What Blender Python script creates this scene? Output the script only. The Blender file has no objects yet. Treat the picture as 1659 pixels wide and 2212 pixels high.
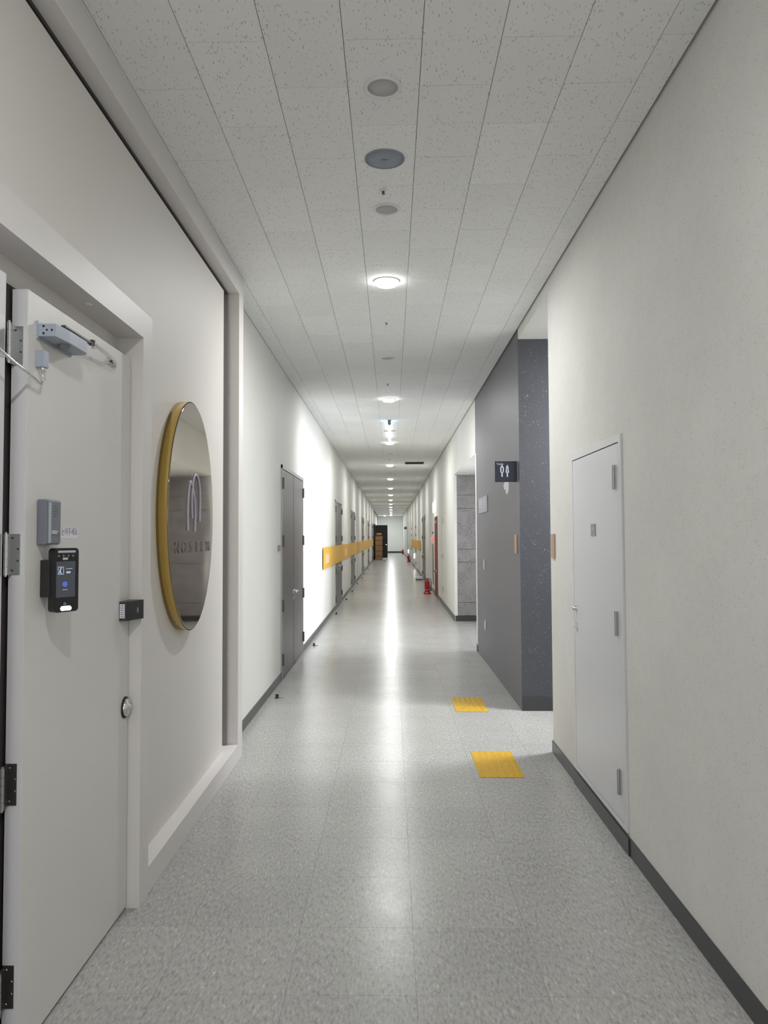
import bpy, bmesh, math, random
from mathutils import Vector, Matrix

# ------------------------------------------------------------------ camera, world, exposure
SC = bpy.context.scene
COL = SC.collection
random.seed(7)
cam_d = bpy.data.cameras.new('camera')
cam = bpy.data.objects.new('camera', cam_d)
COL.objects.link(cam)
SC.camera = cam
F_PX, W_PX, H_PX = 1639.5, 1659.0, 2212.0
cam_d.sensor_fit = 'VERTICAL'
cam_d.sensor_height = 36.0
cam_d.lens = F_PX / H_PX * 36.0
cam_d.shift_x = (829.5 - 812.57) / H_PX
cam_d.shift_y = (1091.98 - 1106.0) / H_PX
cam_d.clip_start = 0.05
cam_d.clip_end = 300
rx = Vector((0.99978914, 0.02009076, -0.00424649))
uy = Vector((0.00505662, -0.04044583, 0.99916894))
fw = Vector((-0.01990231, 0.99897973, 0.04053889))
m = Matrix((rx, uy, -fw)).transposed().to_4x4()
m.translation = Vector((0, 0, 1.569))
cam.matrix_world = m

world = bpy.data.worlds.new('world')
SC.world = world
world.use_nodes = True
world.node_tree.nodes['Background'].inputs[0].default_value = (0.8, 0.85, 0.9, 1)
world.node_tree.nodes['Background'].inputs[1].default_value = 0.05

SC.view_settings.view_transform = 'Standard'
SC.view_settings.look = 'None'
SC.view_settings.gamma = 1.0
SC.view_settings.use_curve_mapping = False
SC.view_settings.exposure = 1.02

LAMP_EMIT = 12.0         # radiance of the opal lamp covers
LAMP_DOWN = 14.5         # watts each lamp throws downwards
TUBE_EMIT = 1.2


def area_light(name, loc, rot, sx, sy, power, color):
    d = bpy.data.lights.new(name, 'AREA')
    d.shape = 'RECTANGLE'
    d.size, d.size_y = sx, sy
    d.energy = power
    d.color = color
    o = bpy.data.objects.new(name, d)
    o.location = loc
    o.rotation_euler = rot
    COL.objects.link(o)
    return o


# window-like light of the side lobby and a lamp of the toilet passage, both round the corner and out of view
area_light('lobby_light', (4.9, 11.75, 1.6), (0, math.radians(90), 0), 2.0, 2.0, 50, (0.93, 0.95, 1.0)).data.spread = math.radians(75)
area_light('passage_light', (2.9, 6.25, 3.30), (0, 0, 0), 1.2, 0.6, 75, (0.97, 0.98, 1.0))

# fill light added unseen behind the viewer: broad and soft down the corridor
area_light('rear_fill_light', (0.0, -8.6, 1.9), (math.radians(90), 0, 0), 2.1, 2.8, 36, (1.0, 1.0, 1.0))

# ------------------------------------------------------------------ dimensions
XR, XL, XP = 1.165, -1.214, -1.077
ZC = 3.449
XPAN = -1.15
YB, YE = -9.0, 71.4

# ------------------------------------------------------------------ materials
def nodes(mat):
    mat.use_nodes = True
    nt = mat.node_tree
    return nt, nt.nodes['Principled BSDF']


def downlight_lamp(parent, x, y, z, r):
    d = bpy.data.lights.new('downlight_beam', 'AREA')
    d.shape = 'DISK'
    d.size = r * 2
    d.energy = LAMP_DOWN
    d.color = (1.0, 1.0, 0.99)
    o = bpy.data.objects.new('downlight_beam', d)
    COL.objects.link(o)
    o.parent = parent
    o.location = (0, 0, z)
    return o


def mat(name, col, rough=0.6, metal=0.0, spec=0.5, bump=0.0, bscale=200, var=0.0, vscale=3, emit=None, estr=0, coat=0.0):
    mt = bpy.data.materials.new(name)
    nt, b = nodes(mt)
    b.inputs['Base Color'].default_value = (*col, 1)
    b.inputs['Roughness'].default_value = rough
    b.inputs['Metallic'].default_value = metal
    b.inputs['Specular IOR Level'].default_value = spec
    if coat:
        b.inputs['Coat Weight'].default_value = coat
        b.inputs['Coat Roughness'].default_value = 0.15
    if emit:
        b.inputs['Emission Color'].default_value = (*emit, 1)
        b.inputs['Emission Strength'].default_value = estr
    if var or bump:
        geo = nt.nodes.new('ShaderNodeNewGeometry')
    if var:
        n = nt.nodes.new('ShaderNodeTexNoise')
        n.inputs['Scale'].default_value = vscale
        n.inputs['Detail'].default_value = 4
        nt.links.new(geo.outputs['Position'], n.inputs['Vector'])
        r = nt.nodes.new('ShaderNodeMapRange')
        r.inputs['To Min'].default_value = 1 - var
        r.inputs['To Max'].default_value = 1 + var
        nt.links.new(n.outputs['Fac'], r.inputs['Value'])
        mx = nt.nodes.new('ShaderNodeVectorMath')
        mx.operation = 'SCALE'
        mx.inputs[0].default_value = col
        nt.links.new(r.outputs['Result'], mx.inputs['Scale'])
        nt.links.new(mx.outputs['Vector'], b.inputs['Base Color'])
    if bump:
        n2 = nt.nodes.new('ShaderNodeTexNoise')
        n2.inputs['Scale'].default_value = bscale
        n2.inputs['Detail'].default_value = 3
        nt.links.new(geo.outputs['Position'], n2.inputs['Vector'])
        bp = nt.nodes.new('ShaderNodeBump')
        bp.inputs['Strength'].default_value = bump
        bp.inputs['Distance'].default_value = 0.002
        nt.links.new(n2.outputs['Fac'], bp.inputs['Height'])
        nt.links.new(bp.outputs['Normal'], b.inputs['Normal'])
    return mt


def N(nt, t, **kw):
    n = nt.nodes.new(t)
    for k, v in kw.items():
        if k.startswith('_'):
            setattr(n, k[1:], v)
        else:
            n.inputs[k.replace('_', ' ')].default_value = v
    return n


def ramp(nt, fac, stops, interp='LINEAR'):
    r = nt.nodes.new('ShaderNodeValToRGB')
    r.color_ramp.interpolation = interp
    e = r.color_ramp.elements
    e[0].position, e[0].color = stops[0][0], (*stops[0][1], 1)
    e[1].position, e[1].color = stops[-1][0], (*stops[-1][1], 1)
    for p, c in stops[1:-1]:
        q = e.new(p)
        q.color = (*c, 1)
    nt.links.new(fac, r.inputs['Fac'])
    return r.outputs['Color']


def pos_scaled(nt, s, rot=(0, 0, 0)):
    g = nt.nodes.new('ShaderNodeNewGeometry')
    mp = nt.nodes.new('ShaderNodeMapping')
    mp.inputs['Scale'].default_value = s
    mp.inputs['Rotation'].default_value = rot
    nt.links.new(g.outputs['Position'], mp.inputs['Vector'])
    return mp.outputs['Vector']


def mixc(nt, fac, a, b, mode='MIX'):
    mx = nt.nodes.new('ShaderNodeMix')
    mx.data_type = 'RGBA'
    mx.blend_type = mode
    for sock, v in ((mx.inputs[0], fac), (mx.inputs[6], a), (mx.inputs[7], b)):
        if isinstance(v, (int, float)):
            sock.default_value = v
        elif isinstance(v, tuple):
            sock.default_value = (*v, 1)
        else:
            nt.links.new(v, sock)
    return mx.outputs[2]


def speckle_wall(name, base, dark, amount=0.5, scale=130.0, size=0.2, rough=0.75, tint=0.04):
    """painted wall with fine scattered specks"""
    mt = bpy.data.materials.new(name)
    nt, b = nodes(mt)
    v = N(nt, 'ShaderNodeTexNoise', Scale=scale, Detail=2.5, Roughness=0.6)
    nt.links.new(pos_scaled(nt, (1, 1, 1)), v.inputs['Vector'])
    spk = ramp(nt, v.outputs['Fac'], [(size, (0, 0, 0)), (size + 0.05, (1, 1, 1))])
    n = N(nt, 'ShaderNodeTexNoise', Scale=scale * 0.12, Detail=2.0)
    nt.links.new(pos_scaled(nt, (1, 1, 1)), n.inputs['Vector'])
    msk = ramp(nt, n.outputs['Fac'], [(0.36, (0, 0, 0)), (0.60, (1, 1, 1))])
    k = mixc(nt, 1.0, spk, msk, 'MULTIPLY')
    k2 = mixc(nt, 1.0, k, (amount, amount, amount), 'MULTIPLY')
    big = N(nt, 'ShaderNodeTexNoise', Scale=1.6, Detail=3.0)
    nt.links.new(pos_scaled(nt, (1, 1, 1)), big.inputs['Vector'])
    bc = ramp(nt, big.outputs['Fac'], [(0.3, tuple(c * (1 - tint) for c in base)), (0.7, tuple(min(1, c * (1 + tint)) for c in base))])
    nt.links.new(mixc(nt, k2, bc, dark), b.inputs['Base Color'])
    b.inputs['Roughness'].default_value = rough
    n3 = N(nt, 'ShaderNodeTexNoise', Scale=260.0, Detail=2.0)
    nt.links.new(pos_scaled(nt, (1, 1, 1)), n3.inputs['Vector'])
    bp = N(nt, 'ShaderNodeBump', Strength=0.25, Distance=0.002)
    nt.links.new(n3.outputs['Fac'], bp.inputs['Height'])
    nt.links.new(bp.outputs['Normal'], b.inputs['Normal'])
    return mt


def floor_material():
    mt = bpy.data.materials.new('marbled_vinyl')
    nt, b = nodes(mt)
    n1 = N(nt, 'ShaderNodeTexNoise', Scale=1.0, Detail=5.0, Roughness=0.65, Distortion=0.3)
    nt.links.new(pos_scaled(nt, (95, 30, 60), (0, 0, 0.35)), n1.inputs['Vector'])
    c1 = ramp(nt, n1.outputs['Fac'], [(0.30, (0.28, 0.275, 0.258)), (0.48, (0.42, 0.418, 0.400)),
                                      (0.60, (0.47, 0.468, 0.455)), (0.70, (0.64, 0.637, 0.62))])
    n2 = N(nt, 'ShaderNodeTexNoise', Scale=2.2, Detail=4.0)
    nt.links.new(pos_scaled(nt, (1, 1, 1)), n2.inputs['Vector'])
    c2 = ramp(nt, n2.outputs['Fac'], [(0.3, (0.95, 0.95, 0.95)), (0.7, (1.03, 1.03, 1.03))])
    oi = N(nt, 'ShaderNodeObjectInfo')
    rv = N(nt, 'ShaderNodeMapRange', To_Min=0.965, To_Max=1.035)
    nt.links.new(oi.outputs['Random'], rv.inputs['Value'])
    c = mixc(nt, 1.0, c1, c2, 'MULTIPLY')
    vm = N(nt, 'ShaderNodeVectorMath', _operation='SCALE')
    nt.links.new(c, vm.inputs[0])
    nt.links.new(rv.outputs['Result'], vm.inputs['Scale'])
    nt.links.new(vm.outputs['Vector'], b.inputs['Base Color'])
    n4 = N(nt, 'ShaderNodeTexNoise', Scale=5.0, Detail=5.0)
    nt.links.new(pos_scaled(nt, (1, 1, 1)), n4.inputs['Vector'])
    rr = N(nt, 'ShaderNodeMapRange', To_Min=0.19, To_Max=0.29)
    nt.links.new(n4.outputs['Fac'], rr.inputs['Value'])
    nt.links.new(rr.outputs['Result'], b.inputs['Roughness'])
    n5 = N(nt, 'ShaderNodeTexNoise', Scale=14.0, Detail=6.0, Roughness=0.7)
    nt.links.new(pos_scaled(nt, (1, 1, 1)), n5.inputs['Vector'])
    bp = N(nt, 'ShaderNodeBump', Strength=0.26, Distance=0.004)
    nt.links.new(n5.outputs['Fac'], bp.inputs['Height'])
    nt.links.new(bp.outputs['Normal'], b.inputs['Normal'])
    b.inputs['Specular IOR Level'].default_value = 0.32
    return mt


def ceiling_material():
    mt = bpy.data.materials.new('mineral_fibre_tile')
    nt, b = nodes(mt)
    v = N(nt, 'ShaderNodeTexVoronoi', Scale=1.0, Randomness=1.0)
    nz = N(nt, 'ShaderNodeTexNoise', Scale=60.0, Detail=1.0)
    nt.links.new(pos_scaled(nt, (1, 1, 1)), nz.inputs['Vector'])
    add = N(nt, 'ShaderNodeVectorMath', _operation='MULTIPLY_ADD')
    nt.links.new(nz.outputs['Color'], add.inputs[0])
    add.inputs[1].default_value = (0.7, 0.7, 0.7)
    nt.links.new(pos_scaled(nt, (110, 30, 20)), add.inputs[2])
    nt.links.new(add.outputs['Vector'], v.inputs['Vector'])
    fis = ramp(nt, v.outputs['Distance'], [(0.12, (0.46, 0.46, 0.43)), (0.26, (1, 1, 1))])
    n = N(nt, 'ShaderNodeTexNoise', Scale=22.0, Detail=1.0)
    nt.links.new(pos_scaled(nt, (1, 1, 1)), n.inputs['Vector'])
    gate = ramp(nt, n.outputs['Fac'], [(0.38, (0, 0, 0)), (0.52, (1, 1, 1))])
    c = mixc(nt, gate, (1.0, 1.0, 1.0), fis)
    oi = N(nt, 'ShaderNodeObjectInfo')
    rv = N(nt, 'ShaderNodeMapRange', To_Min=0.97, To_Max=1.03)
    nt.links.new(oi.outputs['Random'], rv.inputs['Value'])
    c = mixc(nt, 1.0, c, (0.88, 0.885, 0.875), 'MULTIPLY')
    vm = N(nt, 'ShaderNodeVectorMath', _operation='SCALE')
    nt.links.new(c, vm.inputs[0])
    nt.links.new(rv.outputs['Result'], vm.inputs['Scale'])
    nt.links.new(vm.outputs['Vector'], b.inputs['Base Color'])
    b.inputs['Roughness'].default_value = 0.9
    return mt


def steel_material(name, col, rough=0.34, metal=0.75):
    mt = bpy.data.materials.new(name)
    nt, b = nodes(mt)
    n = N(nt, 'ShaderNodeTexNoise', Scale=1.0, Detail=3.0)
    nt.links.new(pos_scaled(nt, (4, 4, 400)), n.inputs['Vector'])
    rr = N(nt, 'ShaderNodeMapRange', To_Min=rough - 0.06, To_Max=rough + 0.08)
    nt.links.new(n.outputs['Fac'], rr.inputs['Value'])
    nt.links.new(rr.outputs['Result'], b.inputs['Roughness'])
    b.inputs['Base Color'].default_value = (*col, 1)
    b.inputs['Metallic'].default_value = metal
    return mt


def brass_material():
    mt = bpy.data.materials.new('mirror_brass')
    nt, b = nodes(mt)
    b.inputs['Base Color'].default_value = (0.34, 0.29, 0.225, 1)
    b.inputs['Metallic'].default_value = 1.0
    b.inputs['Roughness'].default_value = 0.05
    n = N(nt, 'ShaderNodeTexNoise', Scale=2.6, Detail=0.5)
    nt.links.new(pos_scaled(nt, (1, 1, 1)), n.inputs['Vector'])
    bp = N(nt, 'ShaderNodeBump', Strength=0.03, Distance=0.05)
    nt.links.new(n.outputs['Fac'], bp.inputs['Height'])
    nt.links.new(bp.outputs['Normal'], b.inputs['Normal'])
    return mt


M_FLOOR = floor_material()
M_CEIL = ceiling_material()
M_WALL = speckle_wall('cream_speckled_wall', (0.77, 0.77, 0.735), (0.33, 0.33, 0.29), 0.65, 190, 0.605)
M_WALL_L = mat('cream_wall_paint', (0.78, 0.785, 0.745), 0.6, bump=0.15, bscale=180, var=0.02)
M_PANEL = mat('pale_beige_panel', (0.74, 0.715, 0.685), 0.55, bump=0.1, bscale=60, var=0.02, vscale=2)
M_FRAME = mat('pale_frame_paint', (0.74, 0.715, 0.70), 0.45, bump=0.08, bscale=90)
M_DOORW = mat('off_white_door_film', (0.74, 0.725, 0.70), 0.42, bump=0.15, bscale=45, var=0.025, vscale=5)
M_EDGE = mat('lilac_white_edge', (0.72, 0.71, 0.74), 0.45)
M_GROOVE = mat('dark_groove', (0.05, 0.042, 0.042), 0.7)
M_GROOVE2 = mat('brown_grey_groove', (0.24, 0.21, 0.215), 0.6)
M_JOINT = mat('joint_grey', (0.42, 0.41, 0.385), 0.9)  # grey backing seen between ceiling tiles and granite panels
M_FJOINT = mat('floor_joint_grey', (0.20, 0.20, 0.19), 0.8)
M_UTIL = mat('grey_white_enamel', (0.70, 0.71, 0.735), 0.38, bump=0.05, bscale=40)
M_BASE = mat('charcoal_rubber_skirting', (0.045, 0.045, 0.05), 0.35, bump=0.3, bscale=14, var=0.2, vscale=8)
M_DSIDE = mat('grey_painted_wall', (0.165, 0.158, 0.175), 0.5, bump=0.2, bscale=150, var=0.03)
M_DFRONT = speckle_wall('dark_speckled_wall', (0.060, 0.062, 0.075), (0.50, 0.54, 0.62), 0.60, 95, 0.655, 0.45)
M_GRAN = speckle_wall('grey_granite', (0.30, 0.28, 0.285), (0.09, 0.085, 0.09), 0.95, 60, 0.52, 0.5, 0.06)
M_WTRIM = mat('white_corner_trim', (0.80, 0.80, 0.80), 0.4)
M_STEEL = steel_material('brushed_door_steel', (0.17, 0.16, 0.165), 0.36, 0.7)
M_STEELF = steel_material('steel_frame', (0.42, 0.41, 0.42), 0.35, 0.8)
M_HINGE_D = steel_material('dark_hinge_steel', (0.14, 0.13, 0.13), 0.35, 0.85)
M_HINGE = steel_material('galvanised_hinge', (0.44, 0.45, 0.45), 0.4, 0.85)
M_CHROME = mat('chrome', (0.78, 0.77, 0.76), 0.12, 1.0)
M_BLACK = mat('black_plastic', (0.012, 0.012, 0.014), 0.3)
M_BLACKM = mat('matt_black', (0.015, 0.014, 0.015), 0.6)
M_HOLE = mat('screw_hole_black', (0.02, 0.02, 0.02), 0.8)
M_BRASS = brass_material()
M_RIM = mat('golden_rim', (0.70, 0.50, 0.17), 0.16, 1.0)
M_LOGO = mat('lilac_grey_relief', (0.52, 0.50, 0.60), 0.35)
M_LETTER = mat('brown_grey_relief', (0.30, 0.27, 0.27), 0.3, 0.2)
M_CLOSER = mat('blue_grey_casting', (0.40, 0.44, 0.52), 0.4, 0.2)
M_GREYBOX = mat('intercom_grey', (0.22, 0.24, 0.27), 0.4, 0.2)
M_GREYSIDE = mat('intercom_side', (0.17, 0.18, 0.22), 0.45)
M_SILVER = mat('silver_strip', (0.60, 0.66, 0.72), 0.3, 0.4)
M_PAPER = mat('white_paper', (0.82, 0.81, 0.88), 0.7)
M_INK = mat('grey_ink', (0.20, 0.18, 0.28), 0.7)
M_SCREEN = mat('lit_screen', (0.02, 0.02, 0.025), 0.25, emit=(0.06, 0.07, 0.085), estr=0.3)
M_ICON = mat('screen_icon', (0.3, 0.35, 0.4), 0.4, emit=(0.55, 0.68, 0.82), estr=0.25)
M_BLUE = mat('screen_blue', (0.1, 0.15, 0.5), 0.4, emit=(0.10, 0.20, 0.85), estr=0.15)
M_LEDW = mat('white_led_window', (1, 1, 1), 0.4, emit=(1, 1, 1), estr=2.5)
M_YEL = mat('amber_film', (0.82, 0.47, 0.055), 0.45, var=0.03, vscale=4)
M_YELPALE = mat('pale_print_on_film', (0.86, 0.62, 0.36), 0.5)
M_TACT = mat('yellow_tactile_vinyl', (0.62, 0.37, 0.012), 0.38, bump=0.2, bscale=70, var=0.1, vscale=18)
M_NAVY = mat('navy_sign_face', (0.010, 0.013, 0.030), 0.35)
M_WHITEP = mat('white_print', (0.62, 0.68, 0.75), 0.5)
M_RED = mat('red_paint', (0.20, 0.003, 0.004), 0.45)
M_REDEXT = mat('red_enamel', (0.38, 0.012, 0.014), 0.25)
M_REDLED = mat('red_indicator', (0.5, 0.02, 0.02), 0.3, emit=(1, 0.05, 0.05), estr=2.0)
M_EXIT = mat('lit_exit_box', (1, 1, 1), 0.4, emit=(0.95, 1.0, 0.97), estr=4.0)
M_STEELREFL = steel_material('steel_painted_reflection', (0.50, 0.34, 0.24), 0.4, 0.6)  # steel plate, its brownish reflection put into the base colour
M_PLATE = mat('grey_plate', (0.30, 0.29, 0.30), 0.4, 0.3)
M_PLAQUE = mat('lilac_grey_plaque', (0.34, 0.33, 0.36), 0.4)
M_SWITCH = mat('white_switch', (0.66, 0.66, 0.68), 0.4)
M_CARD = mat('brown_carton', (0.30, 0.17, 0.075), 0.8, var=0.08, vscale=6)
M_TAPE = mat('carton_tape', (0.14, 0.075, 0.035), 0.5)
M_LAMPRING = mat('white_lamp_ring', (0.78, 0.78, 0.80), 0.45)
M_OFF = mat('unlit_grey_diffuser', (0.50, 0.50, 0.495), 0.55)
M_SPK = mat('blue_grey_speaker_mesh', (0.30, 0.335, 0.39), 0.6, bump=0.5, bscale=600)
M_LAMP = mat('opal_lamp_lit', (1, 1, 1), 0.4, emit=(1.0, 0.995, 0.975), estr=LAMP_EMIT)
M_TUBE = mat('tube_lit', (1, 1, 1), 0.4, emit=(0.93, 0.97, 1.0), estr=TUBE_EMIT)
M_BLUEGLOW = mat('blue_glow', (0.3, 0.6, 1), 0.4, emit=(0.25, 0.6, 1.0), estr=50)  # emission of the blue emitters added for the ceiling glow
M_VENT = mat('dark_vent', (0.03, 0.03, 0.028), 0.6)
M_ENDW = mat('pale_green_white_wall', (0.76, 0.80, 0.78), 0.6)


# ------------------------------------------------------------------ mesh builder
class MB:
    def __init__(self):
        self.v, self.f, self.sm = [], [], []

    def face_add(self, base, faces, smooth=False):
        for f in faces:
            self.f.append([base + i for i in f])
            self.sm.append(smooth)

    def box(self, x0, x1, y0, y1, z0, z1):
        b = len(self.v)
        self.v += [(x, y, z) for x in (x0, x1) for y in (y0, y1) for z in (z0, z1)]
        self.face_add(b, [(0, 1, 3, 2), (4, 6, 7, 5), (0, 4, 5, 1), (2, 3, 7, 6), (0, 2, 6, 4), (1, 5, 7, 3)])
        return self

    def bbox(self, x0, x1, y0, y1, z0, z1, r=0.003, seg=2):
        """box with rounded edges"""
        bm = bmesh.new()
        bmesh.ops.create_cube(bm, size=1)
        bmesh.ops.scale(bm, vec=(x1 - x0, y1 - y0, z1 - z0), verts=bm.verts)
        bmesh.ops.translate(bm, vec=((x0 + x1) / 2, (y0 + y1) / 2, (z0 + z1) / 2), verts=bm.verts)
        bmesh.ops.bevel(bm, geom=bm.edges[:], offset=r, segments=seg, affect='EDGES', profile=0.5)
        self.bm(bm)
        return self

    def bm(self, bm, smooth=False):
        b = len(self.v)
        bm.verts.index_update()
        self.v += [tuple(v.co) for v in bm.verts]
        self.face_add(b, [[v.index for v in f.verts] for f in bm.faces], smooth)
        bm.free()

    def prism(self, pts, a, b_, axis='X'):
        """closed outline extruded between a and b_ along an axis; pts are the two other coordinates"""
        n = len(pts)
        b = len(self.v)
        for t in (a, b_):
            for p in pts:
                self.v.append((t, p[0], p[1]) if axis == 'X' else (p[0], t, p[1]) if axis == 'Y' else (p[0], p[1], t))
        self.face_add(b, [list(range(n))[::-1], [n + i for i in range(n)]] + [(i, (i + 1) % n, n + (i + 1) % n, n + i) for i in range(n)])
        return self

    def lathe(self, prof, c=(0, 0, 0), axis='Z', n=24, flip=1):
        """profile of (radius, height) turned about an axis through c"""
        b = len(self.v)
        for r, h in prof:
            for i in range(n):
                a = 2 * math.pi * i / n
                p, q = r * math.cos(a), r * math.sin(a)
                if axis == 'Z':
                    self.v.append((c[0] + p, c[1] + q, c[2] + h))
                elif axis == 'X':
                    self.v.append((c[0] + h, c[1] + p, c[2] + q))
                else:
                    self.v.append((c[0] + p, c[1] + h, c[2] + q))
        m_ = len(prof)
        fs = []
        for j in range(m_ - 1):
            for i in range(n):
                fs.append((j * n + i, j * n + (i + 1) % n, (j + 1) * n + (i + 1) % n, (j + 1) * n + i))
        self.face_add(b, fs, True)
        c0 = len(self.v)
        self.v += self.v[b:b + n] + self.v[b + (m_ - 1) * n:b + m_ * n]
        self.face_add(c0, [list(range(n))[::-1], [n + i for i in range(n)]])
        return self

    def tube(self, pts, r, n=10):
        pts = [Vector(p) for p in pts]
        rr = r if isinstance(r, (list, tuple)) else [r] * len(pts)
        b = len(self.v)
        prev = None
        for i, p in enumerate(pts):
            d = (pts[min(i + 1, len(pts) - 1)] - pts[max(i - 1, 0)]).normalized()
            if prev is None:
                up = Vector((0, 0, 1)) if abs(d.z) < 0.9 else Vector((1, 0, 0))
                a = d.cross(up).normalized()
            else:
                a = (prev - d * prev.dot(d)).normalized()
            prev = a
            c = d.cross(a)
            for k in range(n):
                t = 2 * math.pi * k / n
                self.v.append(tuple(p + (a * math.cos(t) + c * math.sin(t)) * rr[i]))
        fs = []
        for j in range(len(pts) - 1):
            for k in range(n):
                fs.append((j * n + k, j * n + (k + 1) % n, (j + 1) * n + (k + 1) % n, (j + 1) * n + k))
        self.face_add(b, fs, True)
        c0, e0 = len(self.v), b + (len(pts) - 1) * n
        self.v += self.v[b:b + n] + self.v[e0:e0 + n]
        self.face_add(c0, [list(range(n))[::-1], [n + k for k in range(n)]])
        return self

    def xform(self, mtx):
        self.v = [tuple(mtx @ Vector(p)) for p in self.v]
        return self

    def build(self, name, mt, parent=None, loc=None, kind=None):
        """world coordinates in; mesh is stored about its parent's (or its own) base"""
        if loc is None:
            if parent is not None:
                org = Vector(parent['_w'])
            else:
                xs, ys, zs = zip(*self.v)
                org = Vector(((min(xs) + max(xs)) / 2, (min(ys) + max(ys)) / 2, min(zs)))
        else:
            org = Vector(loc)
        me = bpy.data.meshes.new(name)
        me.from_pydata([tuple(Vector(p) - org) for p in self.v], [], self.f)
        me.polygons.foreach_set('use_smooth', self.sm)
        bm_ = bmesh.new()
        bm_.from_mesh(me)
        bmesh.ops.recalc_face_normals(bm_, faces=bm_.faces)
        bm_.to_mesh(me)
        bm_.free()
        me.materials.append(mt)
        o = bpy.data.objects.new(name, me)
        COL.objects.link(o)
        if parent is not None:
            o.parent = parent
            o.location = org - Vector(parent['_w'])
            o['_w'] = tuple(org)
        else:
            o.location = org
            o['_w'] = tuple(org)
        if kind:
            o['kind'] = kind
        return o


def tag(o, label=None, cat=None, group=None, kind=None):
    if label: o['label'] = label
    if cat: o['category'] = cat
    if group: o['group'] = group
    if kind: o['kind'] = kind
    return o


def thing(name, label, cat, loc, group=None, kind=None):
    o = bpy.data.objects.new(name, None)
    o.empty_display_size = 0.1
    o.location = loc
    o['_w'] = tuple(loc)
    COL.objects.link(o)
    return tag(o, label, cat, group, kind)


def copy_tree(o, parent=None):
    c = o.copy()
    COL.objects.link(c)
    if parent is not None:
        c.parent = parent
    for ch in [x for x in ALL_CHILDREN(o)]:
        copy_tree(ch, c)
    return c


def ALL_CHILDREN(o):
    return list(o.children)


def B(name, mt, x0, x1, y0, y1, z0, z1, parent=None, kind=None):
    return MB().box(x0, x1, y0, y1, z0, z1).build(name, mt, parent, kind=kind)


def S(name, mt, x0, x1, y0, y1, z0, z1, label, cat):
    return tag(B(name, mt, x0, x1, y0, y1, z0, z1), label, cat, None, 'structure')


def text_mesh(body, size, mtx, mt, name, parent, depth=0.001, xscale=1.0, spacing=1.0, thin=0.0):
    cu = bpy.data.curves.new(name, 'FONT')
    cu.body = body
    cu.size = size
    cu.extrude = depth
    cu.space_character = spacing
    cu.align_x = 'CENTER'
    cu.align_y = 'CENTER'
    cu.resolution_u = 3
    cu.offset = thin
    to = bpy.data.objects.new(name + '_tmp', cu)
    COL.objects.link(to)
    bpy.context.view_layer.update()
    dg = bpy.context.evaluated_depsgraph_get()
    me = bpy.data.meshes.new_from_object(to.evaluated_get(dg))
    bpy.data.objects.remove(to)
    off = Vector(parent['_w'])
    for v in me.vertices:
        v.co = (mtx @ Vector((v.co.x * xscale, v.co.y, v.co.z))) - off
    me.materials.clear()
    me.materials.append(mt)
    o = bpy.data.objects.new(name, me)
    COL.objects.link(o)
    o.parent = parent
    o['_w'] = tuple(off)
    return o


def facing_px(x, y, z):   # text readable by someone looking toward -X (on the left walls)
    return Matrix(((0, 0, 1, x), (1, 0, 0, y), (0, 1, 0, z), (0, 0, 0, 1)))


def facing_nx(x, y, z):   # readable looking toward +X (on the right walls)
    return Matrix(((0, 0, -1, x), (-1, 0, 0, y), (0, 1, 0, z), (0, 0, 0, 1)))


def facing_cam(x, y, z):  # readable looking toward +Y
    return Matrix(((1, 0, 0, x), (0, 0, -1, y), (0, 1, 0, z), (0, 0, 0, 1)))


# ------------------------------------------------------------------ floor
fl = tag(MB().box(-1.5, 6.0, YB - 0.2, YE + 0.2, -0.15, -0.006).build('floor', M_FJOINT, loc=(0, 0, 0)),
         'grey marbled vinyl tile floor, glossy with lamp reflections, running down the corridor', 'floor', None, 'structure')
TS = 0.45
fx = [0.078 + TS * i for i in range(-3, 3)]
FY0, FROWS = 1.311 - TS, 26
gap = 0.0009
tile_mesh = {}


def shared_tile(parent, name, key, w, d, z0, z1, mt, x, y, bevel=0.0):
    if key not in tile_mesh:
        b = MB()
        if bevel:
            bm = bmesh.new()
            bmesh.ops.create_cube(bm, size=1)
            bmesh.ops.scale(bm, vec=(w, d, z1 - z0), verts=bm.verts)
            bmesh.ops.translate(bm, vec=(w / 2, d / 2, (z0 + z1) / 2), verts=bm.verts)
            sel = [e for e in bm.edges if all(abs(v.co.z - z0) < 1e-6 for v in e.verts)]
            bmesh.ops.bevel(bm, geom=sel, offset=bevel, segments=1, affect='EDGES')
            b.bm(bm)
        else:
            b.box(0, w, 0, d, z0, z1)
        o = b.build(name, mt, parent, loc=(0, 0, 0))
        tile_mesh[key] = o
    else:
        o = tile_mesh[key].copy()
        COL.objects.link(o)
    o.parent = parent
    o.location = Vector((x, y, 0)) - Vector(parent['_w'])
    return o


for j in range(FROWS):
    y0 = FY0 + TS * j
    yc = y0 + TS
    for i, x0 in enumerate(fx):
        a, c = max(x0, XL), min(x0 + TS, XR)
        wide = False
        if i == 5 and yc > 5.6 and y0 < 6.9:      # into the toilet passage
            c = x0 + TS
        if c - a < 0.01: continue
        key = ('f', round(c - a, 3), round(a - x0, 3))
        shared_tile(fl, 'floor_tile', key, c - a - gap, TS - gap, -0.006, 0.0, M_FLOOR, a, y0)
yend = FY0 + TS * FROWS
rest = MB()
rest.box(XL, XR, yend, YE, -0.006, 0)
rest.box(XL, XR, YB, FY0 - gap, -0.006, 0)
rest.box(XR, 5.0, 10.3, 14.3, -0.006, 0)
rest.box(1.43 + 0.0, 5.0, 5.6, 6.9, -0.006, 0)
rest.build('floor_sheet', M_FLOOR, fl, kind='stuff')

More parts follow.
